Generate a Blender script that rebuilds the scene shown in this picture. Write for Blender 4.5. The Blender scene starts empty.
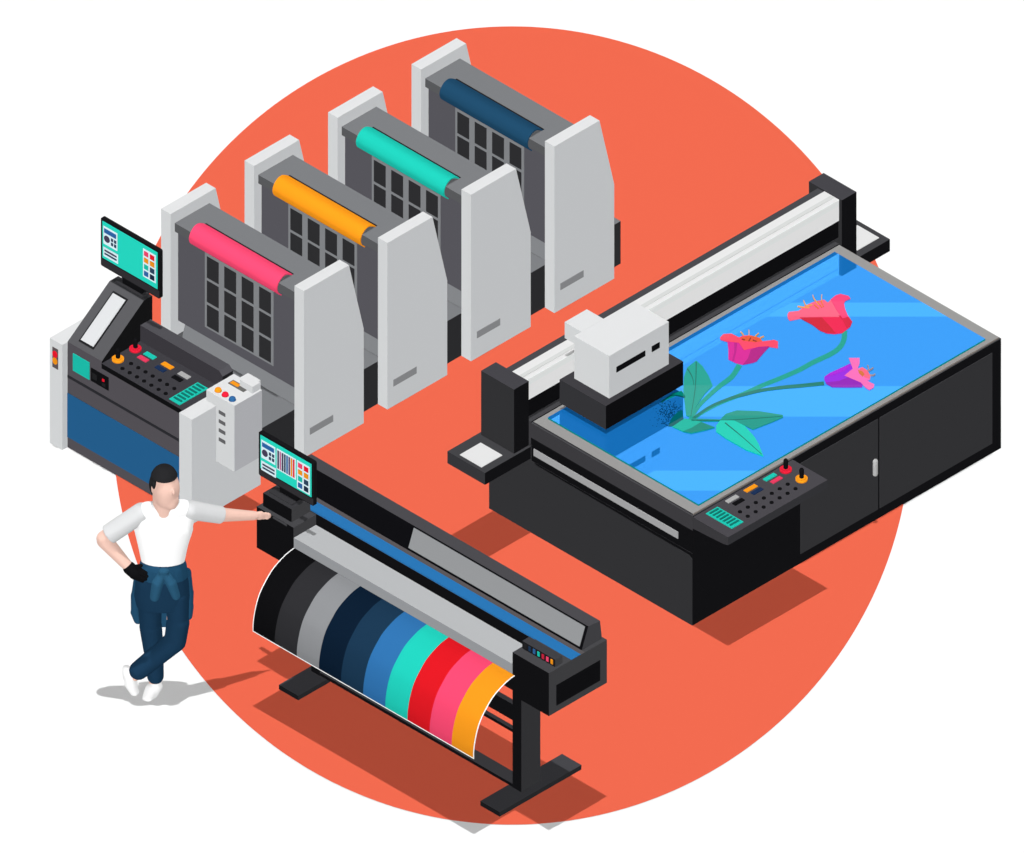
import bpy, bmesh, math
from mathutils import Vector
# ---------------------------------------------------------------- basics
U = 0.0075                       # metres per drawing unit (the person comes out about 1.75 m)
sc = bpy.context.scene
COL = sc.collection
PI = math.pi

def lin(c):
    c /= 255.0
    return c/12.92 if c <= .04045 else ((c+.055)/1.055)**2.4
MATS = {}
def M(name, rgb, div=1.0):
    """matt paint: rgb is the sRGB colour it shows, div the light that face gets"""
    if name in MATS: return MATS[name]
    m = bpy.data.materials.new(name); m.use_nodes = True
    b = m.node_tree.nodes['Principled BSDF']
    b.inputs['Base Color'].default_value = tuple(min(.95, lin(v)/div) for v in rgb)+(1,)
    b.inputs['Roughness'].default_value = .9
    b.inputs['Specular IOR Level'].default_value = 0
    MATS[name] = m
    return m
def gloss(name, diff, tint, div=1.15):
    """printed film under clear glass: matt colour plus a mirror coat"""
    if name in MATS: return MATS[name]
    m = bpy.data.materials.new(name); m.use_nodes = True
    nt = m.node_tree; nt.nodes.clear()
    o = nt.nodes.new('ShaderNodeOutputMaterial'); a = nt.nodes.new('ShaderNodeAddShader')
    d = nt.nodes.new('ShaderNodeBsdfDiffuse'); g = nt.nodes.new('ShaderNodeBsdfGlossy')
    d.inputs['Color'].default_value = tuple(v/div for v in diff)+(1,)
    g.inputs['Color'].default_value = tuple(tint)+(1,); g.inputs['Roughness'].default_value = 0
    nt.links.new(d.outputs[0], a.inputs[0]); nt.links.new(g.outputs[0], a.inputs[1]); nt.links.new(a.outputs[0], o.inputs[0])
    MATS[name] = m
    return m
LT, LL, LR = 1.15, .94, .74       # light on level, south-west and south-east faces

class MB:
    def __init__(s): s.v = []; s.f = []; s.m = []; s.mats = []; s.sm = []
    def mi(s, m):
        if m not in s.mats: s.mats.append(m)
        return s.mats.index(m)
    def face(s, pts, m, smooth=False):
        n = len(s.v); s.v += [tuple(p) for p in pts]
        s.f.append(list(range(n, n+len(pts)))); s.m.append(s.mi(m)); s.sm.append(smooth)
    def box(s, x0, x1, y0, y1, z0, z1, m):
        t, l, r = m if isinstance(m, (tuple, list)) else (m, m, m)  # dark parts pass separate face tones, with top light painted into the colour
        n = len(s.v)
        s.v += [(x, y, z) for z in (z0, z1) for y in (y0, y1) for x in (x0, x1)]
        for q, mm in (((0, 2, 3, 1), t), ((4, 5, 7, 6), t), ((0, 1, 5, 4), l), ((2, 6, 7, 3), l), ((0, 4, 6, 2), r), ((1, 3, 7, 5), r)):
            s.f.append([n+i for i in q]); s.m.append(s.mi(mm)); s.sm.append(False)
        return s
    def prism(s, axis, prof, a0, a1, m, caps=None, smooth=False):
        """extrude a 2D profile along axis; m one material or one per edge"""
        def P(p, a):
            return {'x': (a, p[0], p[1]), 'y': (p[0], a, p[1]), 'z': (p[0], p[1], a)}[axis]
        k = len(prof); n = len(s.v)
        s.v += [P(p, a0) for p in prof]+[P(p, a1) for p in prof]
        for i in range(k):
            j = (i+1) % k
            s.f.append([n+i, n+j, n+k+j, n+k+i]); s.m.append(s.mi(m[i] if isinstance(m, (list, tuple)) else m)); s.sm.append(smooth)
        cm = caps or (m[0] if isinstance(m, (list, tuple)) else m)
        s.f.append(list(range(n, n+k))[::-1]); s.m.append(s.mi(cm)); s.sm.append(False)
        s.f.append(list(range(n+k, n+2*k))); s.m.append(s.mi(cm)); s.sm.append(False)
        return s
    def ball(s, c, r, m, nu=16, nv=10, frm=None):
        """ellipsoid; r = radii along frame axes frm (3 vectors)"""
        A, B, C = frm or (Vector((1, 0, 0)), Vector((0, 1, 0)), Vector((0, 0, 1)))
        c = Vector(c); n = len(s.v); rr = r if isinstance(r, (tuple, list)) else (r, r, r)
        s.v.append(tuple(c-C*rr[2]))
        for i in range(1, nv):
            t = -PI/2+PI*i/nv
            for j in range(nu):
                p = 2*PI*j/nu
                s.v.append(tuple(c+A*(rr[0]*math.cos(t)*math.cos(p))+B*(rr[1]*math.cos(t)*math.sin(p))+C*(rr[2]*math.sin(t))))
        s.v.append(tuple(c+C*rr[2])); top = len(s.v)-1; k = s.mi(m)
        for j in range(nu):
            j2 = (j+1) % nu
            s.f.append([n, n+1+j2, n+1+j]); s.m.append(k); s.sm.append(True)
            for i in range(nv-2):
                a = n+1+i*nu
                s.f.append([a+j, a+j2, a+nu+j2, a+nu+j]); s.m.append(k); s.sm.append(True)
            a = n+1+(nv-2)*nu
            s.f.append([a+j, a+j2, top]); s.m.append(k); s.sm.append(True)
        return s
    def loft(s, rings, m):
        k = len(rings[0]); n = len(s.v); mi = s.mi(m)
        for r in rings: s.v += [tuple(p) for p in r]
        for i in range(len(rings)-1):
            for j in range(k):
                j2 = (j+1) % k; a = n+i*k
                s.f.append([a+j, a+j2, a+k+j2, a+k+j]); s.m.append(mi); s.sm.append(True)
        s.f.append([n+j for j in range(k)][::-1]); s.m.append(mi); s.sm.append(False)
        a = n+(len(rings)-1)*k
        s.f.append([a+j for j in range(k)]); s.m.append(mi); s.sm.append(False)
        return s
    def limb(s, p, q, r0, r1, m, n=18):
        """tapered limb with round ends"""
        p = Vector(p); q = Vector(q); d = (q-p).normalized()
        a = d.orthogonal().normalized(); b = d.cross(a)
        rings = []
        for t, c, r in [(-.96, p, r0), (-.7, p, r0), (-.35, p, r0), (0, p, r0), (0, q, r1), (.35, q, r1), (.7, q, r1), (.96, q, r1)]:
            w = r*math.sqrt(1-t*t); o = c+d*(t*r)
            rings.append([o+a*(w*math.cos(2*PI*j/n))+b*(w*math.sin(2*PI*j/n)) for j in range(n)])
        return s.loft(rings, m)
    def cyl(s, c, r, z0, z1, m, n=20, r1=None):
        r1 = r if r1 is None else r1
        return s.loft([[(c[0]+q*math.cos(2*PI*j/n), c[1]+q*math.sin(2*PI*j/n), z) for j in range(n)] for q, z in ((r, z0), (r1, z1))], m)
    def build(s, name, parent=None, remesh=None):
        me = bpy.data.meshes.new(name)
        me.from_pydata([(x*U, y*U, z*U) for x, y, z in s.v], [], s.f)
        for m in s.mats: me.materials.append(m)
        me.polygons.foreach_set('material_index', s.m); me.polygons.foreach_set('use_smooth', s.sm)
        bm = bmesh.new(); bm.from_mesh(me); bmesh.ops.recalc_face_normals(bm, faces=bm.faces); bm.to_mesh(me); bm.free()
        o = bpy.data.objects.new(name, me); COL.objects.link(o)
        if parent is not None: o.parent = parent
        if remesh:
            r = o.modifiers.new('remesh', 'REMESH'); r.mode = 'VOXEL'; r.voxel_size = remesh*U; r.use_smooth_shade = True
            w = o.modifiers.new('smooth', 'SMOOTH'); w.iterations = 3; w.factor = .5
        return o

def thing(name, label, cat, loc, group=None):
    o = bpy.data.objects.new(name, None); COL.objects.link(o)
    o.location = Vector(loc)*U; o['label'] = label; o['category'] = cat; o.empty_display_size = .05
    if group: o['group'] = group
    return o
def tag(o, label, cat, group=None):
    o['label'] = label; o['category'] = cat
    if group: o['group'] = group
    return o
def place(o, loc): o.location = Vector(loc)*U; return o

# ---------------------------------------------------------------- colours
light  = M('light_grey_enamel', (226, 227, 229), 1.05)
lt = (M('pale_grey_top', (231, 232, 233), LT), M('pale_grey_front', (209, 211, 212), LL), M('pale_grey_side', (188, 190, 192), LR))
light = M('pale_grey_enamel', (230, 231, 232), LT)
slab = (M('mid_grey_lit_top', (128, 130, 133), LT), M('slate_shaded_side', (88, 89, 91), LL), M('slate_shaded_side', (88, 89, 91), LL))  # top lighter than the sides: face light put into the colour
slate = M('slate_housing', (86, 85, 91), LL)
basem = (M('mid_grey_lit_top', (0, 0, 0)), M('charcoal_housing', (48, 48, 50), LL), M('charcoal_skirt', (42, 42, 44), LR))
gridm = M('grid_grey', (128, 130, 133), LL)
pane = M('dark_pane', (46, 46, 48), LL)
ventm = M('vent_grey', (128, 129, 131), LR)
pink = M('pink_ink', (255, 77, 118), 1.16); orange = M('orange_ink', (255, 158, 31), 1.15)
teal = M('teal_ink', (35, 213, 192), 1.3); navy = M('steel_blue_ink', (34, 78, 110), 1.3)
red = M('red_paint', (236, 28, 48), 1.05); blue = M('blue_paint', (48, 98, 150), 1.0)
white = M('white_paint', (245, 245, 246), 1.1); black = M('black_plastic', (18, 18, 20), LL)
blackR = M('black_frame_and_shaded_side', (18, 18, 20), LR)  # black of real frames, also painted shade on right faces of charcoal parts
M('joystick_red', (235, 35, 60), LT); M('post_top', (72, 71, 76), LT); M('stand_grey', (60, 60, 63), LT)
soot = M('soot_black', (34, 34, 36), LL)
deskm = (M('desk_grey', (66, 65, 70), LT), M('black_plastic', (0, 0, 0)), M('black_frame_and_shaded_side', (0, 0, 0)))

# ---------------------------------------------------------------- floor
fl = MB(); fl.face([(-4000, -4000, 0), (4000, -4000, 0), (4000, 4000, 0), (-4000, 4000, 0)], M('white_floor', (252, 252, 252), 1.0))
fl = fl.build('floor'); fl['kind'] = 'structure'
bpy.data.materials['white_floor'].node_tree.nodes['Principled BSDF'].inputs['Base Color'].default_value = (.9, .9, .9, 1)
R2 = Vector((1, 1, 0))/math.sqrt(2); F2 = Vector((1, -1, 0))/math.sqrt(2)
dm = MB(); N = 256
ring = [R2*(326*math.cos(2*PI*i/N))+F2*(564.5*math.sin(2*PI*i/N)) for i in range(N)]
dm.face([(p.x, p.y, .5) for p in ring], M('coral_paint', (243, 107, 80), LT))
mat = dm.build('floor_marking')
tag(mat, 'large coral red oval painted on the white floor beneath all the machines', 'floor marking')

# ---------------------------------------------------------------- controls shared by both desks
def controls(parent, P, z, ax):
    """P(u, v) -> x, y on the desk top; u 0..115 along the desk, v across; ax = axis of u"""
    def plate(name, u0, u1, v0, v1, h, m, par=parent, z0=z):
        a = P(u0, v0); b = P(u1, v1)
        return MB().box(min(a[0], b[0]), max(a[0], b[0]), min(a[1], b[1]), max(a[1], b[1]), z0, z0+h, m).build(name, par)
    kp = plate('keypad', 10.5, 24, 4.5, 34.5, .6, teal)
    k = MB()
    for i in range(7):
        a = P(12.3, 6.4+i*3.9); b = P(22.2, 8.2+i*3.9)
        k.box(min(a[0], b[0]), max(a[0], b[0]), min(a[1], b[1]), max(a[1], b[1]), z+.8, z+1.3, M('key_teal_dark', (24, 120, 110), LT))
    k.build('key', kp)
    for u, m1, m2 in ((40.3, M('key_silver', (178, 178, 178), LT), black), (61.7, orange, M('navy_key', (32, 52, 88), LT)), (84, teal, M('rose_key', (235, 64, 100), LT))):
        plate('push_key', u-6.2, u+6.2, 3, 7.2, .8, m1); plate('push_key', u-4.6, u+6.4, 9.6, 13.6, .8, m2)
    for v in (22.4, 31.4):
        for i in range(7):
            x, y = P(32+i*9.2, v)
            MB().cyl((x, y), 1.75, z, z+.9, black, 12).build('knob', parent)
    for (u, v, m) in ((100, 7.3, M('joystick_red', (235, 35, 60), LT)), (99.8, 25.8, orange)):
        x, y = P(u, v)
        j = MB().cyl((x, y), 5, z, z+2.2, m, 28).cyl((x, y), 3.4, z+2.2, z+2.8, m, 24).build('joystick', parent)
        MB().limb((x, y, z+3), (x, y, z+10), 1.9, 2.0, black, 14).build('stick', j)

# ---------------------------------------------------------------- printing press line
PO = Vector((-252.9, -152.3, 0))
def side_panel(parent, x0, x1, vent):
    prof = [(0, 0), (69, 0), (69, 95), (52, 167), (0, 167)]
    t, l, r = lt
    p = MB().prism('x', prof, x0, x1, [r, l, l, t, l], caps=r).build('side_panel', parent)
    if vent: MB().box(x1, x1+.4, 6.7, 33.4, 20.2, 26.8, ventm).build('vent', p)
    return p
def ink_sheet(parent, m):
    c = [(21, 156.2), (18, 158.4), (13.5, 160.6), (9, 160.2), (5.2, 157.4), (2.9, 153.4), (2.5, 149.6), (4, 145.4), (7.7, 141.6)]
    pts = smooth_curve(c, 5); th = 1.0
    inner = []
    for i, p in enumerate(pts):
        a = pts[max(0, i-1)]; b = pts[min(len(pts)-1, i+1)]
        d = Vector((b[0]-a[0], b[1]-a[1])).normalized(); inner.append((p[0]-d.y*th*-1*-1, p[1]+d.x*th*-1*-1))
    return MB().prism('x', pts+inner[::-1], 29.7, 131, m).build('ink_sheet', parent)
def smooth_curve(c, n):
    out = []
    for i in range(len(c)-1):
        p0 = c[max(0, i-1)]; p1 = c[i]; p2 = c[i+1]; p3 = c[min(len(c)-1, i+2)]
        for k in range(n):
            t = k/n
            out.append(tuple(.5*((2*p1[a])+(-p0[a]+p2[a])*t+(2*p0[a]-5*p1[a]+4*p2[a]-p3[a])*t*t+(-p0[a]+3*p1[a]-3*p2[a]+p3[a])*t**3) for a in range(len(p1))))
    out.append(tuple(c[-1])); return out

base = MB().box(11.3, 153.7, -68, 377, 0, 43, basem).build('machine_platform')
place(base, PO); tag(base, 'long low grey platform that carries the four press units', 'machine base')

def press_unit():
    r = thing('press_unit', '', 'printing unit', PO, 'printing units in a row on the press platform')
    side_panel(r, 0, 11, False); side_panel(r, 154, 165, True)
    MB().box(11.1, 153.9, 26, 43, 43.2, 56.6, slate).build('plinth', r)
    MB().prism('x', [(4.9, 43.2), (8.5, 56.5), (25.8, 56.5), (25.8, 43.2)], 19, 153.8, [gridm, slate, slate, slate]).build('added_lit_wedge', r)  # added wedge, covers the shaded platform strip with a lit grey face
    MB().box(11.1, 153.9, 8.5, 44, 56.6, 147.4, slate).build('housing', r)
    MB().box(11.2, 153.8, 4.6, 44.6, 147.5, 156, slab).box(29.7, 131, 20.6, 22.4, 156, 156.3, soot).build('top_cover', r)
    g = MB().box(42.6, 121.6, 7.9, 8.5, 66.4, 141, gridm).build('window_grid', r)
    w = MB()
    for i in range(4):
        for j in range(3):
            w.box(45.3+i*20.1, 58.7+i*20.1, 7.5, 7.9, 68.6+j*24.2, 89.8+j*24.2, pane)
    w.build('window_pane', g)
    return r
u0 = press_unit()
unit_labels = [(pink, 'grey press unit with a pink ink sheet, nearest the console and its monitor'),
               (orange, 'grey press unit with an orange ink sheet, second from the console'),
               (teal, 'grey press unit with a turquoise ink sheet, between the orange and dark blue ones'),
               (navy, 'grey press unit with a dark blue ink sheet, farthest from the console')]
for i, (m, lab) in enumerate(unit_labels):
    if i == 0: r = u0
    else:
        r = u0.copy(); COL.objects.link(r); r.location = (PO+Vector((0, 96.4*i, 0)))*U
        for ch in list(u0.children):
            if ch.name.startswith('ink_sheet'): continue
            c = ch.copy(); COL.objects.link(c); c.parent = r
            for g in ch.children:
                d = g.copy(); COL.objects.link(d); d.parent = c
    r['label'] = lab
for i, r in enumerate([o for o in COL.objects if o.name.startswith('press_unit')]):
    k = round((r.location.y/U-PO.y)/96.4)
    ink_sheet(r, unit_labels[k][0])

# console at the near end of the press
co = thing('press_console', 'press control console with blue front, sloped cabinet, desk of knobs and white switch box', 'control console', PO+Vector((3, -131.4, 0)))
def C(mb): mb.v = [(x-3, y+131.4, z) for x, y, z in mb.v]; return mb      # console parts are drawn in press coordinates
pL = C(MB().box(2.9, 17.4, -131.4, -52, 0, 105, lt)).build('side_panel', co)
al = C(MB().box(6.2, 12.6, -131.8, -131.4, 78, 98, M('alarm_back', (92, 84, 86), LL))).build('alarm_light', pL)
C(MB().cyl((9.4, 0), 2.9, 0, .1, red)); am = MB()
for zc, mm in ((92, red), (85.5, orange)):
    am.prism('y', [(9.4-3+2.8*math.cos(a*PI/8), zc+3.4*math.sin(a*PI/8)) for a in range(16)], -.9, -.4, mm)
am.build('lamp', al)
pR = C(MB().box(152.4, 166.9, -131.4, -52, 0, 105, lt)).build('side_panel', co)
C(MB().box(17.4, 152.4, -125.4, -69, 0, 98.4, (slate, M('slate_front', (82, 79, 84), LL), M('slate_front', (0, 0, 0))))
  ).build('cabinet', co)
C(MB().box(17.6, 152.2, -126, -125.4, 10.7, 54.6, M('blue_front', (36, 92, 138), LL))).build('front_band', co)
C(MB().box(17.6, 152.2, -125.8, -125.4, 70, 72.6, M('seam_dark', (44, 44, 48), LL))).build('seam', co)
s = C(MB().box(24.2, 43, -126.2, -125.4, 80.4, 97.4, teal)).build('screen', co)
kb = C(MB().box(45, 65, -126.2, -125.4, 80.6, 93.4, black)).build('button_panel', co)
C(MB().box(58.5, 60.8, -126.7, -126.2, 87.2, 89.6, red)).build('button', kb)
C(MB().box(47, 52, -126.5, -126.2, 84, 89.5, soot)).build('button', kb); C(MB().box(58, 62, -126.5, -126.2, 82.4, 85.4, soot)).build('button', kb)
# sloped cabinet
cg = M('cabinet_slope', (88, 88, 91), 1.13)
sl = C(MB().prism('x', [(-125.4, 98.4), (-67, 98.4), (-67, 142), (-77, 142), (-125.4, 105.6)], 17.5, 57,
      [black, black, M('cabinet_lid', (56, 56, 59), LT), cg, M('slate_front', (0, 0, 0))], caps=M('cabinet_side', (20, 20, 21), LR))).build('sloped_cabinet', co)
def slope(mb, x0, x1, s0, s1, h, m):
    A = Vector((-125.4, 105.6)); D = Vector((48.4, 36.4)); n = Vector((-36.4, 48.4)).normalized()
    a = A+D*s0; b = A+D*s1
    return mb.prism('x', [tuple(a), tuple(b), tuple(b+n*h), tuple(a+n*h)], x0, x1, m)
wf = C(slope(MB(), 26.4, 43.6, .08, .91, .5, soot)).build('window_frame', sl)
C(slope(MB(), 27.8, 42.2, .11, .88, .9, M('window_white', (232, 234, 236), 1.42))).build('window', wf)
# desk, back block, switch box
C(MB().box(57, 152, -125.7, -81, 98.6, 103.5, deskm)).build('desk_top', co)
def PD(u, v): return (62.9+(100-u)*.905-3, -84.5-v*1.1+131.4)
controls(co, PD, 103.5, 'x')
bb = MB().prism('y', [(57, 98.4), (152, 98.4), (152, 115.5), (148, 119.5), (57, 119.5)], -81, -69, [soot, soot, M('block_top', (84, 83, 88), LT), M('block_top', (0, 0, 0)), soot], caps=M('block_front', (58, 56, 61), LL))
C(bb).build('back_block', co)
sw = MB().box(166.9, 188, -103.3, -71.5, 49.5, 105, (lt[0], lt[1], M('switch_box_side', (168, 169, 173), LR))).box(155.6, 188, -103.3, -71.5, 105.05, 115.4, (lt[0], lt[1], M('switch_box_side', (0, 0, 0)))).box(171.4, 186, -80.5, -71.7, 115.4, 122, lt)
swo = C(sw).build('switch_box', co)
for i, m in enumerate((orange, M('joystick_red', (0, 0, 0)), blue)):
    C(MB().cyl((163.5+i*8.6, -97.6+i*-.4), 3.1, 115.4, 117, m, 20, 2.7).ball((163.5+i*8.6, -97.6+i*-.4, 117), (2.7, 2.7, 1.5), m, 16, 8)).build('push_button', swo)
dp = C(MB().box(161.6, 179.5, -84.5, -78.2, 115.4, 115.9, M('display_grey', (110, 110, 108), LT))).build('display', swo)
C(MB().box(162.8, 171.5, -83.4, -79.6, 115.9, 116.3, orange)).build('readout', dp)
for k in range(4):
    C(MB().box(170.2, 177.6, -103.7, -103.3, 99.2-k*9.1, 102.6-k*9.1, M('slot_grey', (100, 100, 102), LL))).build('slot', swo)

# ---------------------------------------------------------------- monitors
def monitor(loc, w, h, label, stripes):
    """loc: bottom left corner of the screen frame, measured in units"""
    r = thing('monitor', label, 'monitor', loc, None)
    fr = MB(); rr = 1.6
    prof = []
    for cx, cz, a0 in ((rr, rr, PI), (w-rr, rr, 1.5*PI), (w-rr, h-rr, 0), (rr, h-rr, .5*PI)):
        prof += [(cx+rr*math.cos(a0+k*PI/8), cz+rr*math.sin(a0+k*PI/8)) for k in range(5)]
    fr.prism('y', prof, 0, 3.4, M('monitor_black', (24, 24, 26), LL)); frame = fr.build('frame', r)
    MB().box(.6, w-.6, -.3, 0, .8, h*.16, M('bezel_charcoal', (48, 47, 50), LL)).build('bezel', frame)
    z0 = h*.185; sx0, sx1, sz1 = 2.2, w-2.6, h-2.6
    s = MB().box(sx0, sx1, -.4, 0, z0, sz1, M('screen_teal', (38, 212, 190), LL)).build('screen', r)
    tl = []; t = None; tw = M('tile_white', (214, 236, 246), LL)
    def q(x0, x1, w0, w1, m, d=.7):
        nonlocal t
        if d == .7: t = MB(); tl.append(t)
        t.box(x0, x1, -d, -.4, h-w1, h-w0, m)
    nb = M('tile_blue', (44, 98, 160), LL); dk = M('tile_dark', (70, 62, 86), LL); gy = M('tile_ink', (44, 66, 90), LL)
    q(3.6, 19.6, 6.4, 24, tw); q(4.8, 18.4, 8.2, 12.4, nb, 1)
    t.prism('y', [(7.9+3.3*math.cos(a*PI/10), h-17.8+3.3*math.sin(a*PI/10)) for a in range(20)], -1, -.7, dk)
    for a in (12.6, 16.2):
        for b in (14.4, 18.6): q(a, a+2.4, b, b+3, gy, 1)
    q(3.6, 20.4, 27.2, 36.4, tw); q(5.2, 19, 29.2, 30.8, dk, 1); q(5.2, 19, 32.4, 34, gy, 1)
    rx = w-18.8
    q(rx, rx+14.6, 6.2, 34, tw)
    sw_ = [(pink, red), (orange, orange), (teal, gy), (nb, M('tile_navy', (30, 44, 66), LL))]
    for j, (a, b) in enumerate(sw_):
        q(rx+1.4, rx+6.2, 7.8+j*6.6, 12.4+j*6.6, a, 1); q(rx+8.2, rx+13.2, 7.8+j*6.6, 12.6+j*6.6, b, 1)
    if stripes:
        q(21.4, 43.4, 6.2, 26.8, tw)
        cs = [dk, M('tile_mauve', (190, 110, 150), LL), dk, gy, nb, M('tile_plum', (96, 74, 110), LL), orange, red]
        for j, c in enumerate(cs): q(22.4+j*2.56, 24.1+j*2.56, 7.6, 25.4, c, 1)
    for t in tl: t.build('screen_tile', s)
    return r
mo = monitor(PO+Vector((4.2, -73.8, 149.6)), 68.2, 48, 'monitor with turquoise screen and no stripe chart, on the sloped press cabinet', False)
MB().box(24, 48, 3.4, 7, -5, 10, M('monitor_black', (0, 0, 0))).box(19, 50, -2, 6, -7, -5.4, M('stand_grey', (60, 60, 63), LT)).box(25, 47, 0, 3.4, -5.4, 0, black).build('stand', mo)

# ---------------------------------------------------------------- flatbed printer
FO = Vector((304.4, -95.6, 0))
fb = thing('flatbed_printer', 'large black flatbed printer with a white gantry beam over a blue printing bed', 'flatbed printer', FO)
ch = M('charcoal_panel', (50, 50, 52), LL); chT = M('charcoal_lit_top', (77, 77, 80), LT); chR = M('charcoal_door', (49, 49, 51), LR); rimL = M('rim_charcoal', (60, 59, 62), LL)  # charcoal tops are lighter than the panels: light from above painted in
K = (chT, rimL, blackR)
# cabinet: sits on the floor, wider to the left than the bed
cb = MB().box(-234.9, 0, 0, 355.9, 0, 72, (chT, black, blackR)).box(-186.5, 0, .3, 355.9, 72, 95, (chT, black, blackR)).build('cabinet', fb)
MB().prism('y', [(-234.8, .3), (-.4, .3), (-.4, 66.6), (-4, 69), (-181, 70.6), (-184, 72.3), (-188, 72.3), (-190, 72.3), (-234.8, 72)], -.5, 0, ch).build('front_panel', fb)
MB().box(-183.4, -17, -.6, .3, 79, 85.6, M('strip_grey', (160, 160, 161), LL)).build('handle_strip', fb)
# doors on the right side
for y0, y1 in ((123.8, 213.0), (215.2, 345)):
    d = MB().box(.3, .9, y0, y1, 10.5, 101, chR)
    d = d.build('door', fb)
    if y0 < 130: MB().limb((1.6, 209.0, 48.5), (1.6, 209.0, 61), 2.2, 2.2, M('handle_grey', (150, 150, 150), LR), 14).build('handle', d)
# bed frame
bedz = 111
MB().box(-187, 0, .1, 356, 95, 109.6, K).build('bed_rim', fb)
fm = MB(); fg = (M('frame_grey', (158, 157, 156), LT), rimL, M('frame_grey_side', (120, 112, 106), LR))
fm.box(-185.6, -1.2, 1.4, 354.6, 109.6, bedz, fg); fm.build('bed_frame', fb)
# rails and gantry
MB().box(-197, -187.1, .2, 355.8, 88, 110.6, (M('rail_grey', (72, 72, 75), LT), rimL, blackR)).build('bed_rail', fb)
def tray(y0, y1, s0, s1):
    t = MB().box(-230, -186.6, y0, y1, 74.5, 86.4, (M('tray_grey', (70, 70, 73), LT), M('tray_front', (54, 54, 57), LL), blackR)).build('side_tray', fb)
    MB().box(-219, -194, s0, s1, 86.4, 87, M('pad_white', (232, 232, 232), LT)).build('pad', t)
tray(-53.4, -.6, -50, -26); tray(356.2, 414.2, 384, 409)
for y0, y1 in ((-17.5, -.4), (361, 378)):
    if y0 > 0:
        MB().box(-227, -189, y0, y1, 86.6, 150.6, (M('post_top', (72, 71, 76), LT), ch, blackR)).build('gantry_post', fb)
    else: MB().box(-227, -189, y0, y1, 86.6, 150.6, (M('post_top', (0, 0, 0)), ch, blackR)).build('gantry_post', fb)
wb = M('beam_white', (240, 240, 240), 1.2); wb2 = M('beam_white_front', (238, 240, 240), .8); wb3 = M('beam_line', (216, 218, 217), 1.12)
beam = MB().prism('y', [(-192, 129), (-192, 150), (-208.8, 150), (-208.8, 129)], -.2, 360.8, [wb2, wb, wb3, wb3]).build('beam', fb)
MB().box(-200.5, -196.5, .2, 360.2, 150, 150.4, wb3).build('beam_groove', beam)
MB().box(-192, -191.6, .2, 360.2, 144, 150.2, M('beam_front_line', (222, 225, 224), .8)).build('beam_groove', beam)
MB().box(-216.5, -209.2, -.2, 360.8, 128, 149, (M('back_rail_top', (76, 76, 80), LT), ch, blackR)).build('back_rail', fb)
MB().box(-209, -192.6, -.2, 360.8, 112, 128.9, (chT, black, M('gantry_black', (14, 14, 16), LR))).build('gantry_skirt', fb)
# print head
hd = MB()
W = (lt[0], M('pale_grey_front', (0, 0, 0)), M('pale_grey_side', (0, 0, 0)))
hd.prism('z', [(-175.5, 38.6), (-135.2, 38.6), (-135.2, 107.4), (-175.5, 107.4)], 140.6, 183, [W[1], W[2], W[1], W[2]], caps=W[0])
head = hd.build('print_head', fb)
MB().box(-195, -175.6, 47, 72.6, 167, 183, W).build('head_arm', head)
MB().box(-191.9, -176, 72, 98, 141, 152, (chT, ch, blackR)).build('head_mount', head)
MB().box(-183, -129.6, 29.2, 118.5, 117, 140.5, (M('head_base_top', (66, 65, 69), LT), M('head_base_front', (52, 52, 55), LL), M('gantry_black', (0, 0, 0)))).build('head_base', head)
MB().box(-135.2, -134.7, 46.8, 80, 162.6, 168, black).box(-135.2, -134.7, 87.6, 96.6, 162.6, 168.2, black).build('slot', head)
# desk
dk_ = MB().prism('y', [(.2, 109), (40.6, 109), (40.6, 101), (34, 99.6), (.2, 97.5)], 0, 115, [M('desk_top_grey', (77, 75, 80), LT), M('desk_edge', (50, 50, 53), LR), black, black, black], caps=M('desk_end', (58, 57, 60), LL)).build('control_desk', fb)
controls(fb, lambda u, v: (v, u), 109, 'y')
# printed glass sheet lying on the bed
def gz(px, py, z):   # a point of the artwork, taken over to the bed plane
    s_ = (px-692.8)/.8660254; d_ = 2*(py+z-626)
    return ((s_+d_)/2, (s_-d_)/2, z)
gs = thing('glass_print', 'glossy blue printed glass sheet with three flowers lying on the flatbed', 'printed sheet', FO+Vector((0, 0, bedz)))
TB = (.085, .40, .95)
bg = gloss('blue_print', (.008, .155, .48), TB); edge = M('glass_edge', (14, 134, 136), LL)
shm = MB().box(-179.7, -5.6, 12.2, 343.5, .05, 1.7, (bg, edge, M('glass_edge_side', (14, 134, 136), LR))).build('blue_sheet', gs)
PT = (.06, .06, .06)
def hexlin(r, g, b): return tuple(max(0, lin(v)-.03) for v in (r, g, b))
def art(name, polys, parent=gs, L=1):
    mb = MB()
    for i, (pts, rgb, lay) in enumerate(polys):
        m = gloss('print_%02x%02x%02x' % rgb, hexlin(*rgb), PT)
        z = 1.7+.12*lay
        q = [gz(x, y, bedz+1.7) for x, y in pts]
        mb.prism('z', [(a, b) for a, b, _ in q], 1.6, z, m)
    return mb.build(name, parent)
def Z(off, k, pts): return [(off[0]+x/k, off[1]+y/k) for x, y in pts]
def line(pts, w0, w1):
    pts = smooth_curve(pts, 5); L_, R_ = [], []
    for i, p in enumerate(pts):
        a = Vector(pts[max(0, i-1)]); b = Vector(pts[min(len(pts)-1, i+1)]); d = (b-a).normalized(); w = (w0+(w1-w0)*i/(len(pts)-1))/2
        L_.append((p[0]-d.y*w, p[1]+d.x*w)); R_.append((p[0]+d.y*w, p[1]-d.x*w))
    return L_+R_[::-1]
art('printed_stem', [(line([(844.6, 331), (844, 339), (840.5, 346.5), (831.8, 353.5), (813, 362.5), (799.6, 369.8), (782, 377.6), (762.5, 385.4), (743, 394), (720, 403), (703, 412), (690, 421)], 5.4, 3.6), (33, 168, 150), 1)])
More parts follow.
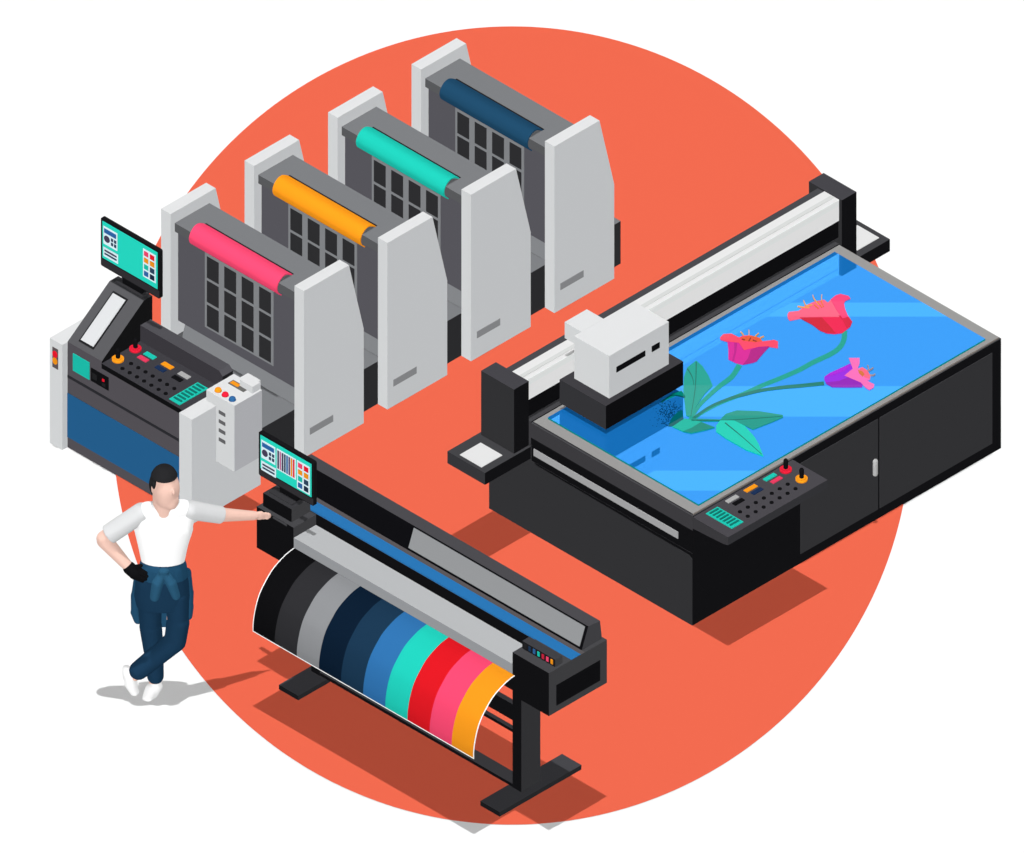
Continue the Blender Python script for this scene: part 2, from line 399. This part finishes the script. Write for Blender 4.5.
art('printed_stem', [(line([(739.5, 365), (732, 376.6), (720.5, 385.6), (709.8, 395), (699, 406), (690, 420)], 5.4, 3.4), (33, 168, 150), 2)])
art('printed_stem', [(line([(824, 383.5), (800, 386), (784, 387.4), (762.5, 390.3), (745, 394.5), (728.4, 399.2), (709.2, 407.4), (692.8, 419)], 3.6, 2.4), (18, 132, 120), 3)])
o1 = (780, 280); k1 = 10.24
st = lambda off, ls, lay, col=(240, 170, 90): [(line(Z(off, k1, l), .9, .7), col, lay) for l in ls]
art('printed_flower', [
 (Z(o1, k1, [(75, 360), (90, 330), (190, 320), (250, 270), (350, 225), (450, 205), (490, 235), (520, 205), (570, 165), (620, 150), (700, 170), (720, 195), (670, 215), (655, 240), (665, 300), (690, 360), (720, 400), (600, 400), (200, 400), (100, 420), (80, 395)]), (255, 104, 136), 4),
 (Z(o1, k1, [(200, 390), (450, 385), (620, 385), (690, 375), (740, 430), (720, 480), (640, 545), (560, 555), (480, 548), (410, 520), (330, 460)]), (245, 50, 90), 5),
 (Z(o1, k1, [(200, 390), (430, 390), (520, 490), (570, 552), (480, 548), (410, 520), (330, 460)]), (216, 30, 68), 6),
 (Z(o1, k1, [(600, 370), (690, 375), (740, 430), (715, 485), (680, 500), (650, 430)]), (222, 32, 76), 6),
 (Z(o1, k1, [(520, 205), (570, 165), (620, 150), (700, 170), (720, 195), (670, 215), (655, 240), (665, 300), (690, 360), (700, 385), (640, 400), (570, 300)]), (255, 76, 128), 7)]
 + st(o1, [[(400, 260), (350, 200), (335, 160)], [(430, 250), (425, 200), (428, 155)], [(330, 260), (270, 270), (240, 215)], [(300, 290), (240, 285), (180, 275)]], 8)
 + st(o1, [[(380, 230), (430, 290)], [(420, 220), (445, 280)], [(350, 260), (395, 300)]], 9, (250, 120, 60)))
o2 = (700, 320)
art('printed_flower', [
 (Z(o2, k1, [(280, 225), (400, 230), (450, 315), (600, 280), (710, 275), (650, 340), (580, 425), (540, 440), (440, 460), (370, 445), (290, 405), (290, 300)]), (224, 53, 158), 4),
 (Z(o2, k1, [(520, 310), (600, 280), (710, 275), (650, 340), (580, 425), (540, 440), (440, 460), (490, 400)]), (186, 36, 140), 5),
 (Z(o2, k1, [(350, 225), (382, 228), (372, 330), (345, 430), (328, 420), (350, 330)]), (196, 40, 146), 5),
 (Z(o2, k1, [(205, 185), (240, 150), (320, 145), (400, 185), (440, 165), (520, 165), (610, 190), (640, 225), (760, 210), (798, 225), (798, 290), (700, 275), (600, 280), (450, 315), (400, 240), (280, 225), (210, 205)]), (255, 82, 112), 6),
 (Z(o2, k1, [(410, 190), (520, 165), (610, 190), (640, 225), (560, 235), (440, 220)]), (238, 98, 66), 7)]
 + st(o2, [[(450, 170), (430, 140), (415, 125)], [(500, 165), (502, 140), (500, 108)], [(560, 180), (580, 160), (600, 140)], [(610, 195), (630, 182), (655, 172)]], 8)
 + st(o2, [[(430, 205), (460, 212)], [(500, 225), (520, 190)], [(540, 215), (580, 228)]], 9, (120, 50, 60)))
o3 = (800, 340)
art('printed_flower', [
 (Z(o3, k1, [(250, 380), (300, 345), (420, 290), (510, 245), (545, 290), (470, 370), (640, 450), (640, 480), (480, 485), (330, 485), (270, 450), (248, 410)]), (160, 54, 232), 4),
 (Z(o3, k1, [(262, 440), (400, 425), (500, 385), (640, 450), (640, 485), (480, 487), (330, 485), (270, 452)]), (154, 38, 190), 5),
 (Z(o3, k1, [(250, 382), (300, 345), (420, 290), (520, 255), (460, 320), (330, 365)]), (180, 50, 225), 5),
 (Z(o3, k1, [(500, 190), (610, 190), (610, 240), (590, 300), (640, 285), (690, 320), (720, 370), (715, 410), (680, 420), (760, 460), (755, 490), (710, 515), (670, 490), (620, 440), (455, 370), (540, 300)]), (255, 118, 192), 6),
 (Z(o3, k1, [(610, 305), (640, 285), (690, 320), (720, 370), (710, 405), (660, 390)]), (255, 112, 140), 7),
 (Z(o3, k1, [(592, 312), (640, 330), (660, 360), (640, 385), (605, 350)]), (222, 124, 70), 8)]
 + st(o3, [[(690, 320), (720, 310), (750, 290)], [(715, 365), (745, 368), (770, 355)], [(700, 300), (700, 280), (690, 265)]], 9, (170, 150, 150)))
o4 = (660, 350); k4 = 7.314
lf = [([(265, 80), (310, 120), (355, 190), (385, 265), (330, 320), (260, 420), (230, 500), (190, 480), (170, 300), (175, 200), (200, 130)], (31, 168, 152), [[(265, 90), (258, 280), (225, 490)], [(200, 140), (235, 200), (248, 260)]], 4),
      ([(240, 505), (440, 512), (480, 470), (560, 445), (720, 450), (900, 478), (900, 495), (820, 530), (680, 585), (600, 545), (460, 524), (240, 524)], (24, 160, 144), [[(230, 518), (480, 518), (890, 490)]], 5),
      ([(410, 560), (440, 520), (540, 520), (620, 560), (690, 640), (720, 690), (755, 780), (700, 760), (630, 735), (560, 695), (480, 650), (410, 600)], (38, 212, 188), [[(475, 538), (600, 640), (745, 770)]], 7),
      ([(90, 565), (180, 505), (300, 530), (400, 570), (330, 590), (230, 612), (170, 600)], (36, 190, 168), [], 6)]
for pts, c, vs, lay in lf:
    pl = [(Z(o4, k4, pts), c, lay)]
    for v in vs: pl.append((line(Z(o4, k4, v), 1.1, .5), (14, 118, 106), lay+1))
    if not vs: pl.append((Z(o4, k4, [(170, 600), (235, 572), (300, 532), (400, 570), (330, 590), (230, 612)]), (22, 148, 132), lay+1))
    art('printed_leaf', pl)

art('printed_leaf', [(Z(o4, k4, [(20, 375), (90, 322), (160, 300), (185, 345), (120, 335), (60, 360)]), (40, 140, 128), 4), (line(Z(o4, k4, [(10, 385), (90, 335), (185, 350)]), 1.4, .6), (20, 92, 96), 5)])
art('printed_leaf', [(Z(o4, k4, [(60, 560), (85, 500), (130, 455), (165, 440), (172, 505), (110, 560)]), (22, 110, 116), 3)])
import random
random.seed(4); dots = []
for k in range(330):
    x, y = random.gauss(62, 46), random.gauss(470, 52)
    if not (-120 < x < 168 and 370 < y < 560): continue
    px_, py_ = o4[0]+x/k4, o4[1]+y/k4; r_ = .28+.28*random.random()
    dots.append(([(px_-r_, py_), (px_, py_-r_), (px_+r_, py_), (px_, py_+r_)], (20, 70, 96), 2))
dt = art('printed_dots', dots); dt['kind'] = 'stuff'

# ---------------------------------------------------------------- wide format printer
WO = Vector((425.1, -382.9, 0))
wp = thing('wide_format_printer', 'black wide format roll printer on legs with a blue top stripe and grey cover', 'wide format printer', WO)
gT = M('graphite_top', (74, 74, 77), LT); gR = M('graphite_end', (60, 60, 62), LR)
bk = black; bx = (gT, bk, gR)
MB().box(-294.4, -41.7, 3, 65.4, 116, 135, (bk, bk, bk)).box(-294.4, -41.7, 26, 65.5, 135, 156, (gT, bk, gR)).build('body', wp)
MB().box(-312, .2, 26.2, 37, 156, 157.4, (M('blue_rail', (44, 120, 184), LT),)*3).build('blue_rail', wp)
MB().box(-312, .2, 37.1, 41.6, 156, 157.2, (M('taupe_strip', (92, 88, 90), LT),)*3).build('top_strip', wp)
# front paper cover
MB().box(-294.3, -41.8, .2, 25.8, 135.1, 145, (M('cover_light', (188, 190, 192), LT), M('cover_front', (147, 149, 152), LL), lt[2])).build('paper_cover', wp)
# left box
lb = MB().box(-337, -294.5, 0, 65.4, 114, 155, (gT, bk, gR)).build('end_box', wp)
MB().prism('x', [(4.3, 155), (26, 155), (26, 168), (4.3, 168)], -334, -301, [gR, bk, M('lid_top', (62, 62, 65), LT), bk], caps=gR).build('upper_box', lb)
MB().box(-318, -302, -.5, 0, 153, 154.6, gT).build('trim', lb)
# right box
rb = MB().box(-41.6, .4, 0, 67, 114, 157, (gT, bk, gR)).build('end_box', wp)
MB().box(.4, .9, 8.5, 58.8, 120.5, 140.8, M('inset_black', (16, 16, 18), LR)).build('inset_panel', rb)
cpn = MB().box(-40, -2, 9.6, 18, 157, 164.4, (M('panel_top', (66, 66, 70), LT), M('panel_front', (28, 28, 30), LL), gR)).build('control_panel', wp)
for i, m in enumerate((soot, M('button_navy', (30, 52, 80), LL), blue, teal, M('button_maroon', (190, 36, 60), LL), pink, orange)):
    MB().box(-37.5+i*5.1, -35+i*5.1, 9.1, 9.6, 158.6, 163, m).build('button', cpn)
# rear hood
hood = MB().prism('x', [(41.8, 157), (65.2, 157), (63, 176), (49.4, 177.2)], -336.8, -3.5, [bk, bk, M('hood_top', (78, 77, 81), LT), M('hood_black', (16, 16, 19), 1.15)], caps=M('hood_end', (62, 62, 65), LR)).build('rear_hood', wp)
def onhood(s_, h):
    a = Vector((41.8, 157)); d = Vector((7.6, 20.2)); n = Vector((-20.2, 7.6)).normalized()
    p = a+d*s_+n*h; return (p.x, p.y)
MB().prism('x', [onhood(.1, 0), onhood(.93, 0), onhood(.93, .5), onhood(.1, .5)], -204, -6.5, M('hood_window', (148, 150, 152), 1.18)).build('hood_window', hood)
# legs
def leg(x0, x1, f0, f1):
    l = MB().box(x0, x1, 17, 39, 5, 114, (bk, bk, M('leg_charcoal', (49, 49, 51), LR))).build('leg', wp)
    MB().box(f0, f1, -15.4, 79, 0, 5, (M('foot_top', (72, 72, 76), LT), M('foot_front', (26, 26, 28), LL), M('foot_side', (38, 38, 40), LR))).build('foot', l)
leg(-58.6, -48.4, -63.4, -41); leg(-291, -281, -296, -273.6)
MB().box(-281, -58.6, 17.2, 30, 5.2, 8.2, (M('bar_top', (84, 83, 87), LT), bk, bk)).build('cross_bar', wp)
MB().box(-281, -58.6, 24, 29, 65, 81, (M('bar_top', (0, 0, 0)), bk, bk)).build('cross_bar', wp)
MB().box(-281, -58.6, 24, 28, 53, 56, (M('bar_top', (0, 0, 0)), bk, bk)).build('cross_bar', wp)
# banner
cur = smooth_curve([(1, 135), (-10, 133), (-23.9, 126.6), (-33, 118), (-39.6, 109.4), (-43.6, 100), (-46, 90.7), (-47.2, 82.5), (-47.3, 75)], 5)
inn = []
for i, p in enumerate(cur):
    a = cur[max(0, i-1)]; b = cur[min(len(cur)-1, i+1)]; d = Vector((b[0]-a[0], b[1]-a[1])).normalized()
    inn.append((p[0]-d.y*.35, p[1]+d.x*.35))
cols = [('black', (18, 18, 20)), ('graphite', (50, 50, 53)), ('silver', (147, 149, 152)), ('midnight', (14, 32, 52)), ('navy', (29, 58, 84)), ('blue', (51, 118, 180)), ('turquoise', (36, 212, 192)), ('red', (230, 28, 38)), ('rose', (255, 77, 118)), ('amber', (255, 160, 34))]
ban = MB(); X0, X1 = -294.4, -38.9; bw = M('banner_margin', (246, 246, 246), 1.0)
wdt = (X1-X0)/10
ns = len(cur)-1
cm = [M('banner_'+n, c, 1.3) for n, c in cols]
for i in range(10):
    a = X0+wdt*i; b = a+wdt
    if i == 0: a += .9
    if i == 9: b -= .9
    for j in range(ns-1):
        ban.face([(a, *cur[j]), (b, *cur[j]), (b, *cur[j+1]), (a, *cur[j+1])], cm[i], True)
for j in range(ns):
    ban.face([(X0, *cur[j]), (X0+.9, *cur[j]), (X0+.9, *cur[j+1]), (X0, *cur[j+1])], bw, True)
    ban.face([(X1-.9, *cur[j]), (X1, *cur[j]), (X1, *cur[j+1]), (X1-.9, *cur[j+1])], bw, True)
    ban.face([(X0, *inn[j]), (X1, *inn[j]), (X1, *inn[j+1]), (X0, *inn[j+1])], bw, True)
    for x in (X0, X1): ban.face([(x, *cur[j]), (x, *inn[j]), (x, *inn[j+1]), (x, *cur[j+1])], bw)
ban.face([(X0+.9, *cur[ns-1]), (X1-.9, *cur[ns-1]), (X1-.9, *cur[ns]), (X0+.9, *cur[ns])], bw, True)
ban.face([(X0, *cur[ns]), (X1, *cur[ns]), (X1, *inn[ns]), (X0, *inn[ns])], bw)
bo = ban.build('printed_banner'); place(bo, WO)
tag(bo, 'wide curling print with ten colour stripes, black to orange, hanging from the wide format printer', 'printed banner')
m2 = monitor(WO+Vector((-348.6, 14, 174)), 63.6, 43.6, 'monitor with a colour stripe chart on its turquoise screen, on the wide format printer', True)
MB().box(22, 46, 3.4, 6.4, -4.6, 9, M('monitor_black', (0, 0, 0))).box(18, 44, -6, 8, -6, -4.8, M('stand_grey', (0, 0, 0))).box(24, 44, 0, 3.4, -4.8, 0, black).build('stand', m2)

# ---------------------------------------------------------------- person
FX, FY = 150.0, 692.0
s_ = (FX-512)/.8660254; d_ = 2*(FY-426); MO = Vector(((s_+d_)/2, (s_-d_)/2, 0))
def m(px, py, d=0): return R2*((px-FX)/1.2247)+F2*d+Vector((0, 0, FY+.7071*d-py))
q = 1/1.2247
skin = M('skin', (246, 204, 188), 1.2); shirtm = M('white_shirt', (250, 250, 250), 1.0); sleevem = M('pale_sleeve', (218, 219, 220), 1.2)
trm = M('navy_trousers', (28, 58, 84), 1.2); jkm = M('jacket_blue', (36, 78, 108), 1.15)
UPZ = Vector((0, 0, 1))
def cuff(mb, p, q_, r0, r1, m_, n=24):
    p = Vector(p); q_ = Vector(q_); d = (q_-p).normalized(); a = d.orthogonal().normalized(); b = d.cross(a); rings = []
    for o, w in ((-.9, .44), (-.6, .8), (-.3, .95), (0, 1)): rings.append([p+d*(o*r0)+a*(r0*w*math.cos(2*PI*j/n))+b*(r0*w*math.sin(2*PI*j/n)) for j in range(n)])
    for t in (.5, 1): r = r0+(r1-r0)*t; rings.append([p+(q_-p)*t+a*(r*math.cos(2*PI*j/n))+b*(r*math.sin(2*PI*j/n)) for j in range(n)])
    return mb.loft(rings, m_)
def torso(mb, rows, mat_, n=28):
    rings = []
    for px, py, hw, hd_, dd in rows:
        c = m(px, py, dd)
        rings.append([c+R2*(hw*q*math.cos(2*PI*j/n))+F2*(hd_*math.sin(2*PI*j/n)) for j in range(n)])
    return mb.loft(rings, mat_)
body = MB()
body.ball(m(166.2, 488.6, 1), (11.2, 12.5, 18.6), skin, 24, 16, (R2, F2, UPZ))
body.ball(m(171, 500, 6), (6.6, 6, 9), skin, 16, 10, (R2, F2, UPZ))            # jaw
body.ball(m(173.6, 492.5, 13), (1.3, 2.2, 2.8), skin, 12, 8, (R2, F2, UPZ))     # nose
body.ball(m(153.2, 489, 1), (1.8, 2.6, 4.4), skin, 12, 8, (R2, F2, UPZ))        # ear
body.limb(m(163.5, 494, -1), m(163.8, 514, -2), 9, 9.4, skin)
torso(body, [(164, 510, 14, 7, -2), (164, 516, 20, 8, -2), (163, 525, 24, 8, -1), (163, 560, 18, 7, -1), (162, 585, 20, 8, -1)], skin)
# his right arm, hand on hip
body.limb(m(143, 514, -1), m(112, 533, 0), 5, 6.2, skin); body.limb(m(112, 533, 0), m(104, 538.5, 0), 6.4, 6.4, skin)
body.limb(m(104.6, 540.5, 0), m(130.5, 569, 8), 6.7, 4.3, skin)
# his left arm, reaching back to the printer
body.limb(m(186, 512, -1), m(223, 514.5, -13), 5, 6, skin)
body.limb(m(223, 514.8, -13), m(254, 515.6, -25), 5.9, 3.9, skin)
palm = m(258.5, 515.8, -26.6)
ax = (m(266, 516, -29)-m(250, 515.6, -24)).normalized(); bx_ = Vector((0, 0, 1)); cx_ = ax.cross(bx_).normalized()
body.ball(palm, (5.6, 4.0, 2.4), skin, 14, 10, (ax, bx_, cx_))
for k, (oz, ln) in enumerate(((2.7, 7.0), (.9, 8.0), (-.9, 7.4), (-2.6, 5.8))):
    a = palm+ax*3.4+bx_*oz; b = a+ax*ln*.5+cx_*-.2; e = b+ax*ln*.5+bx_*-.5
    body.limb(a, b, 1.05, 1.0, skin, 10); body.limb(b, e, 1.0, .85, skin, 10)
body.limb(palm+bx_*2.4-ax*2, palm+bx_*4.4+ax*3, 1.2, 1.0, skin, 10)
# legs inside the trousers
body.limb(m(150, 592, -1), m(152, 645, -2), 8, 7, skin); body.limb(m(152, 645, -2), m(154.8, 686, 0), 6, 4.4, skin)
body.limb(m(176, 592, 0), m(175.5, 641, 4), 8, 7, skin); body.limb(m(175.5, 641, 4), m(134.5, 676, 9), 6, 4.4, skin)
bo = body.build('person', None, 1.0); place(bo, MO)
tag(bo, 'person in white t-shirt and navy work trousers leaning one hand on the wide format printer', 'person')
sh = MB()
torso(sh, [(164.5, 509, 12, 8.5, -2), (164.8, 511.5, 20, 9.5, -2), (165, 514.5, 25, 10.2, -2), (164.5, 519, 28, 11, -1.6), (163.6, 529, 29.8, 11.5, -1), (163, 545, 25.2, 11, -.5), (163, 560, 22, 10.5, 0), (163, 570, 20, 10, 0)], shirtm)
sh.limb(m(147, 510.6, -1), m(183, 508.2, -1), 7.6, 7.6, shirtm); sh.limb(m(144, 518, -1), m(146, 530, -1), 8, 8, shirtm); sh.limb(m(186.5, 514, -1), m(183, 528, -1), 7, 8, shirtm)
sh.build('t_shirt', bo, 1.0)
cuff(MB(), m(141.5, 512.6, -1.6), m(108.5, 534.6, -.2), 8.5, 8.4, sleevem).build('sleeve', bo, .8)
cuff(MB(), m(190, 509.8, -1.6), m(221.5, 515, -12.4), 8.2, 7.4, sleevem).build('sleeve', bo, .8)
tr = MB()
torso(tr, [(163, 561.5, 20.5, 10.8, 0), (162.5, 568, 23.5, 11.8, 0), (162, 582, 27, 12.6, 0), (162, 596, 28, 12.4, 0), (162.4, 606, 26, 11, 0)], trm)
tr.limb(m(149.5, 594, -1), m(150.6, 626, -2), 10.4, 8.8, trm); tr.limb(m(150.6, 626, -2), m(153.6, 650, -2), 9.4, 8.4, trm); tr.limb(m(153.6, 650, -2), m(155.4, 676, 0), 8.2, 7.0, trm)
tr.build('trousers', bo, .9)
t2 = MB(); t2.limb(m(177, 594, 0), m(178, 622, 3), 10.2, 8.8, trm); t2.limb(m(178, 622, 3), m(175.2, 641, 6), 9.6, 9.2, trm); t2.limb(m(175.2, 641, 6), m(138.6, 670.5, 12), 9.2, 8, trm)
t2.build('trouser_leg', bo, .9)
jk = MB()
torso(jk, [(163, 559.5, 21.6, 11.8, 0), (163, 564, 23.8, 13, 0), (163, 570, 24.6, 13.2, 0), (163, 576, 25.4, 12.6, 0)], jkm)
for pts in ([(139.5, 572, -4), (135.5, 595, -6), (135.2, 612, -6), (138, 620, -6)], [(186.5, 572, -4), (189, 592, -6), (189, 606, -6), (188.2, 616, -6)]):
    for a, b in zip(pts, pts[1:]): jk.limb(m(*a), m(*b), 4.0, 3.6, jkm)
torso(jk, [(163, 572, 22, 4, -11), (163, 600, 25, 4, -12), (163.4, 618, 22, 3, -12), (163.4, 626, 16, 2.4, -12)], jkm)
jk.build('jacket', bo, .9)
jd = M('jacket_sleeve_blue', (44, 90, 120), 1.2)
MB().limb(m(164.5, 571.5, 13), m(157.5, 583, 15), 3.6, 4.6, jd).limb(m(157.5, 583, 15), m(154.6, 597, 14.5), 4.8, 4.0, jd).build('tied_sleeve', bo, .7)
MB().limb(m(163.5, 571.5, 13), m(171, 583, 15), 3.6, 4.4, jd).limb(m(171, 583, 15), m(176, 596, 14.5), 4.6, 3.6, jd).build('tied_sleeve', bo, .7)
MB().ball(m(163.8, 571.5, 15), (4.6, 3, 3.6), jd, 14, 10, (R2, F2, UPZ)).build('knot', bo)
gl = MB(); gm = M('glove_black', (18, 18, 20), 1.0)
gl.limb(m(129.5, 568, 7.6), m(132.5, 571, 9), 5.6, 5.4, gm); gl.ball(m(136, 573.5, 11.5), (6.4, 4.6, 5.8), gm, 14, 10, (R2, F2, UPZ))
for i, (a, b) in enumerate((((139, 569, 13), (146, 573, 15.2)), ((139, 572.4, 14), (146.8, 576.4, 15.6)), ((138, 575.6, 14), (145.6, 579.2, 15.4)), ((136, 578, 13), (142.6, 581, 14.6)))):
    gl.limb(m(*a), m(*b), 1.9, 1.6, gm, 12)
gl.limb(m(133, 567.4, 10), m(141, 565.6, 13.4), 2.1, 1.7, gm, 12)
gl.build('glove', bo, .55)
# hair
hr = MB(); hm = M('hair_black', (38, 38, 40), 1.1)
rings = []; n = 28
c0 = m(164.2, 487, 0)
for t in range(9):
    zz = 11.6+(21.4-11.6)*t/8; k = math.sqrt(max(0.002, 1-(zz/21.7)**2))
    rings.append([c0+UPZ*zz+R2*(13.0*k**.85*math.cos(2*PI*j/n))+F2*(13.4*k**.9*math.sin(2*PI*j/n)+.4) for j in range(n)])
hr.loft(rings, hm)
hr.ball(m(162.5, 484, -6), (11.2, 8.6, 15.5), hm, 20, 14, (R2, F2, UPZ))
hr.ball(m(154.2, 483.5, 4.5), (2.3, 3.6, 5.4), hm, 12, 8, (R2, F2, UPZ))
hr.build('hair', bo, .7)
# shoes
shoe = M('white_shoe', (250, 250, 250), 1.0)
s1 = MB(); s1.limb(m(155.8, 686, 1), m(149.6, 696.5, 6), 5.6, 5.2, shoe); s1.limb(m(152, 690, 3), m(147.8, 697.8, 9), 6, 4.6, shoe); s1.build('shoe', bo, .7)
s2 = MB(); s2.limb(m(129, 673, 8), m(131.5, 685, 8), 5.6, 5.2, shoe); s2.limb(m(131, 684, 8), m(134.4, 691.4, 8), 5.4, 4.0, shoe); s2.limb(m(126.6, 669.4, 8), m(130, 679, 8), 3.8, 5, shoe); s2.build('shoe', bo, .7)

# ---------------------------------------------------------------- light
w = bpy.data.worlds.new('World'); sc.world = w; w.use_nodes = True
w.node_tree.nodes['Background'].inputs[0].default_value = (1, 1, 1, 1); w.node_tree.nodes['Background'].inputs[1].default_value = 0
def sun(name, to, strength, angle, shadow, spec=1.0):
    l = bpy.data.lights.new(name, 'SUN'); l.energy = strength*PI; l.angle = math.radians(angle); l.use_shadow = shadow; l.specular_factor = spec; l.cycles.use_multiple_importance_sampling = spec > 0
    o = bpy.data.objects.new(name, l); COL.objects.link(o); o.rotation_euler = Vector(to).to_track_quat('-Z', 'Y').to_euler(); o.location = (0, 0, 12)
    return o
sun('overhead_light', (0, 0, -1), .64, .3, True)
sky_ = sun('soft_sky_light', (0, 0, -1), .30, 180, False, 0)
sky_.data.cycles.use_multiple_importance_sampling = False      # soft light on matt surfaces
shn = sun('sheen_light', (0, 0, -1), .52, 180, False); shn.data.diffuse_factor = 0; shn.visible_diffuse = False   # added reflection-only dome that gives the glass its sheen
sun('overhead_fill_light', (0, 0, -1), .21, 1, False, 0)
sun('front_light', (0, 1, 0), .79, 1, False, 0)
sun('side_light', (-1, 0, 0), .59, 1, False, 0)
def strip(F, width, L):  # added unseen lamp, placed only to reflect as a sheen band in the glass
    l = bpy.data.lights.new('added_sheen_strip', 'AREA'); l.shape = 'RECTANGLE'; l.size = 2600*U; l.size_y = width*U
    l.energy = L*PI*l.size*l.size_y; l.use_shadow = False; l.diffuse_factor = 1
    o = bpy.data.objects.new('added_sheen_strip', l); COL.objects.link(o)
    H = 800; p = F2*(F-math.sqrt(2)*H)+Vector((0, 0, 112+H)); o.location = p*U
    o.rotation_euler = (0, 0, PI/4)
for y0, y1 in ((304, 318), (387.5, 418), (472, 492)):
    F = ((y0+y1)/2+112-426)/.7071
    strip(F, (y1-y0)/.7071, .30)

# ---------------------------------------------------------------- camera
cam = bpy.data.cameras.new('camera'); co_ = bpy.data.objects.new('camera', cam); COL.objects.link(co_)
cam.type = 'ORTHO'; cam.ortho_scale = 1024*U*math.sqrt(2/3)
tgt = Vector((0, 0, -.5))*U
co_.location = tgt+Vector((1, -1, 1)).normalized()*16
co_.rotation_euler = Vector((-1, 1, -1)).to_track_quat('-Z', 'Y').to_euler()
cam.clip_start = .1; cam.clip_end = 200
sc.camera = co_
sc.view_settings.view_transform = 'Standard'; sc.view_settings.look = 'None'
sc.view_settings.exposure = 0; sc.view_settings.gamma = 1
sc.cycles.max_bounces = 4; sc.cycles.diffuse_bounces = 0; sc.cycles.glossy_bounces = 2
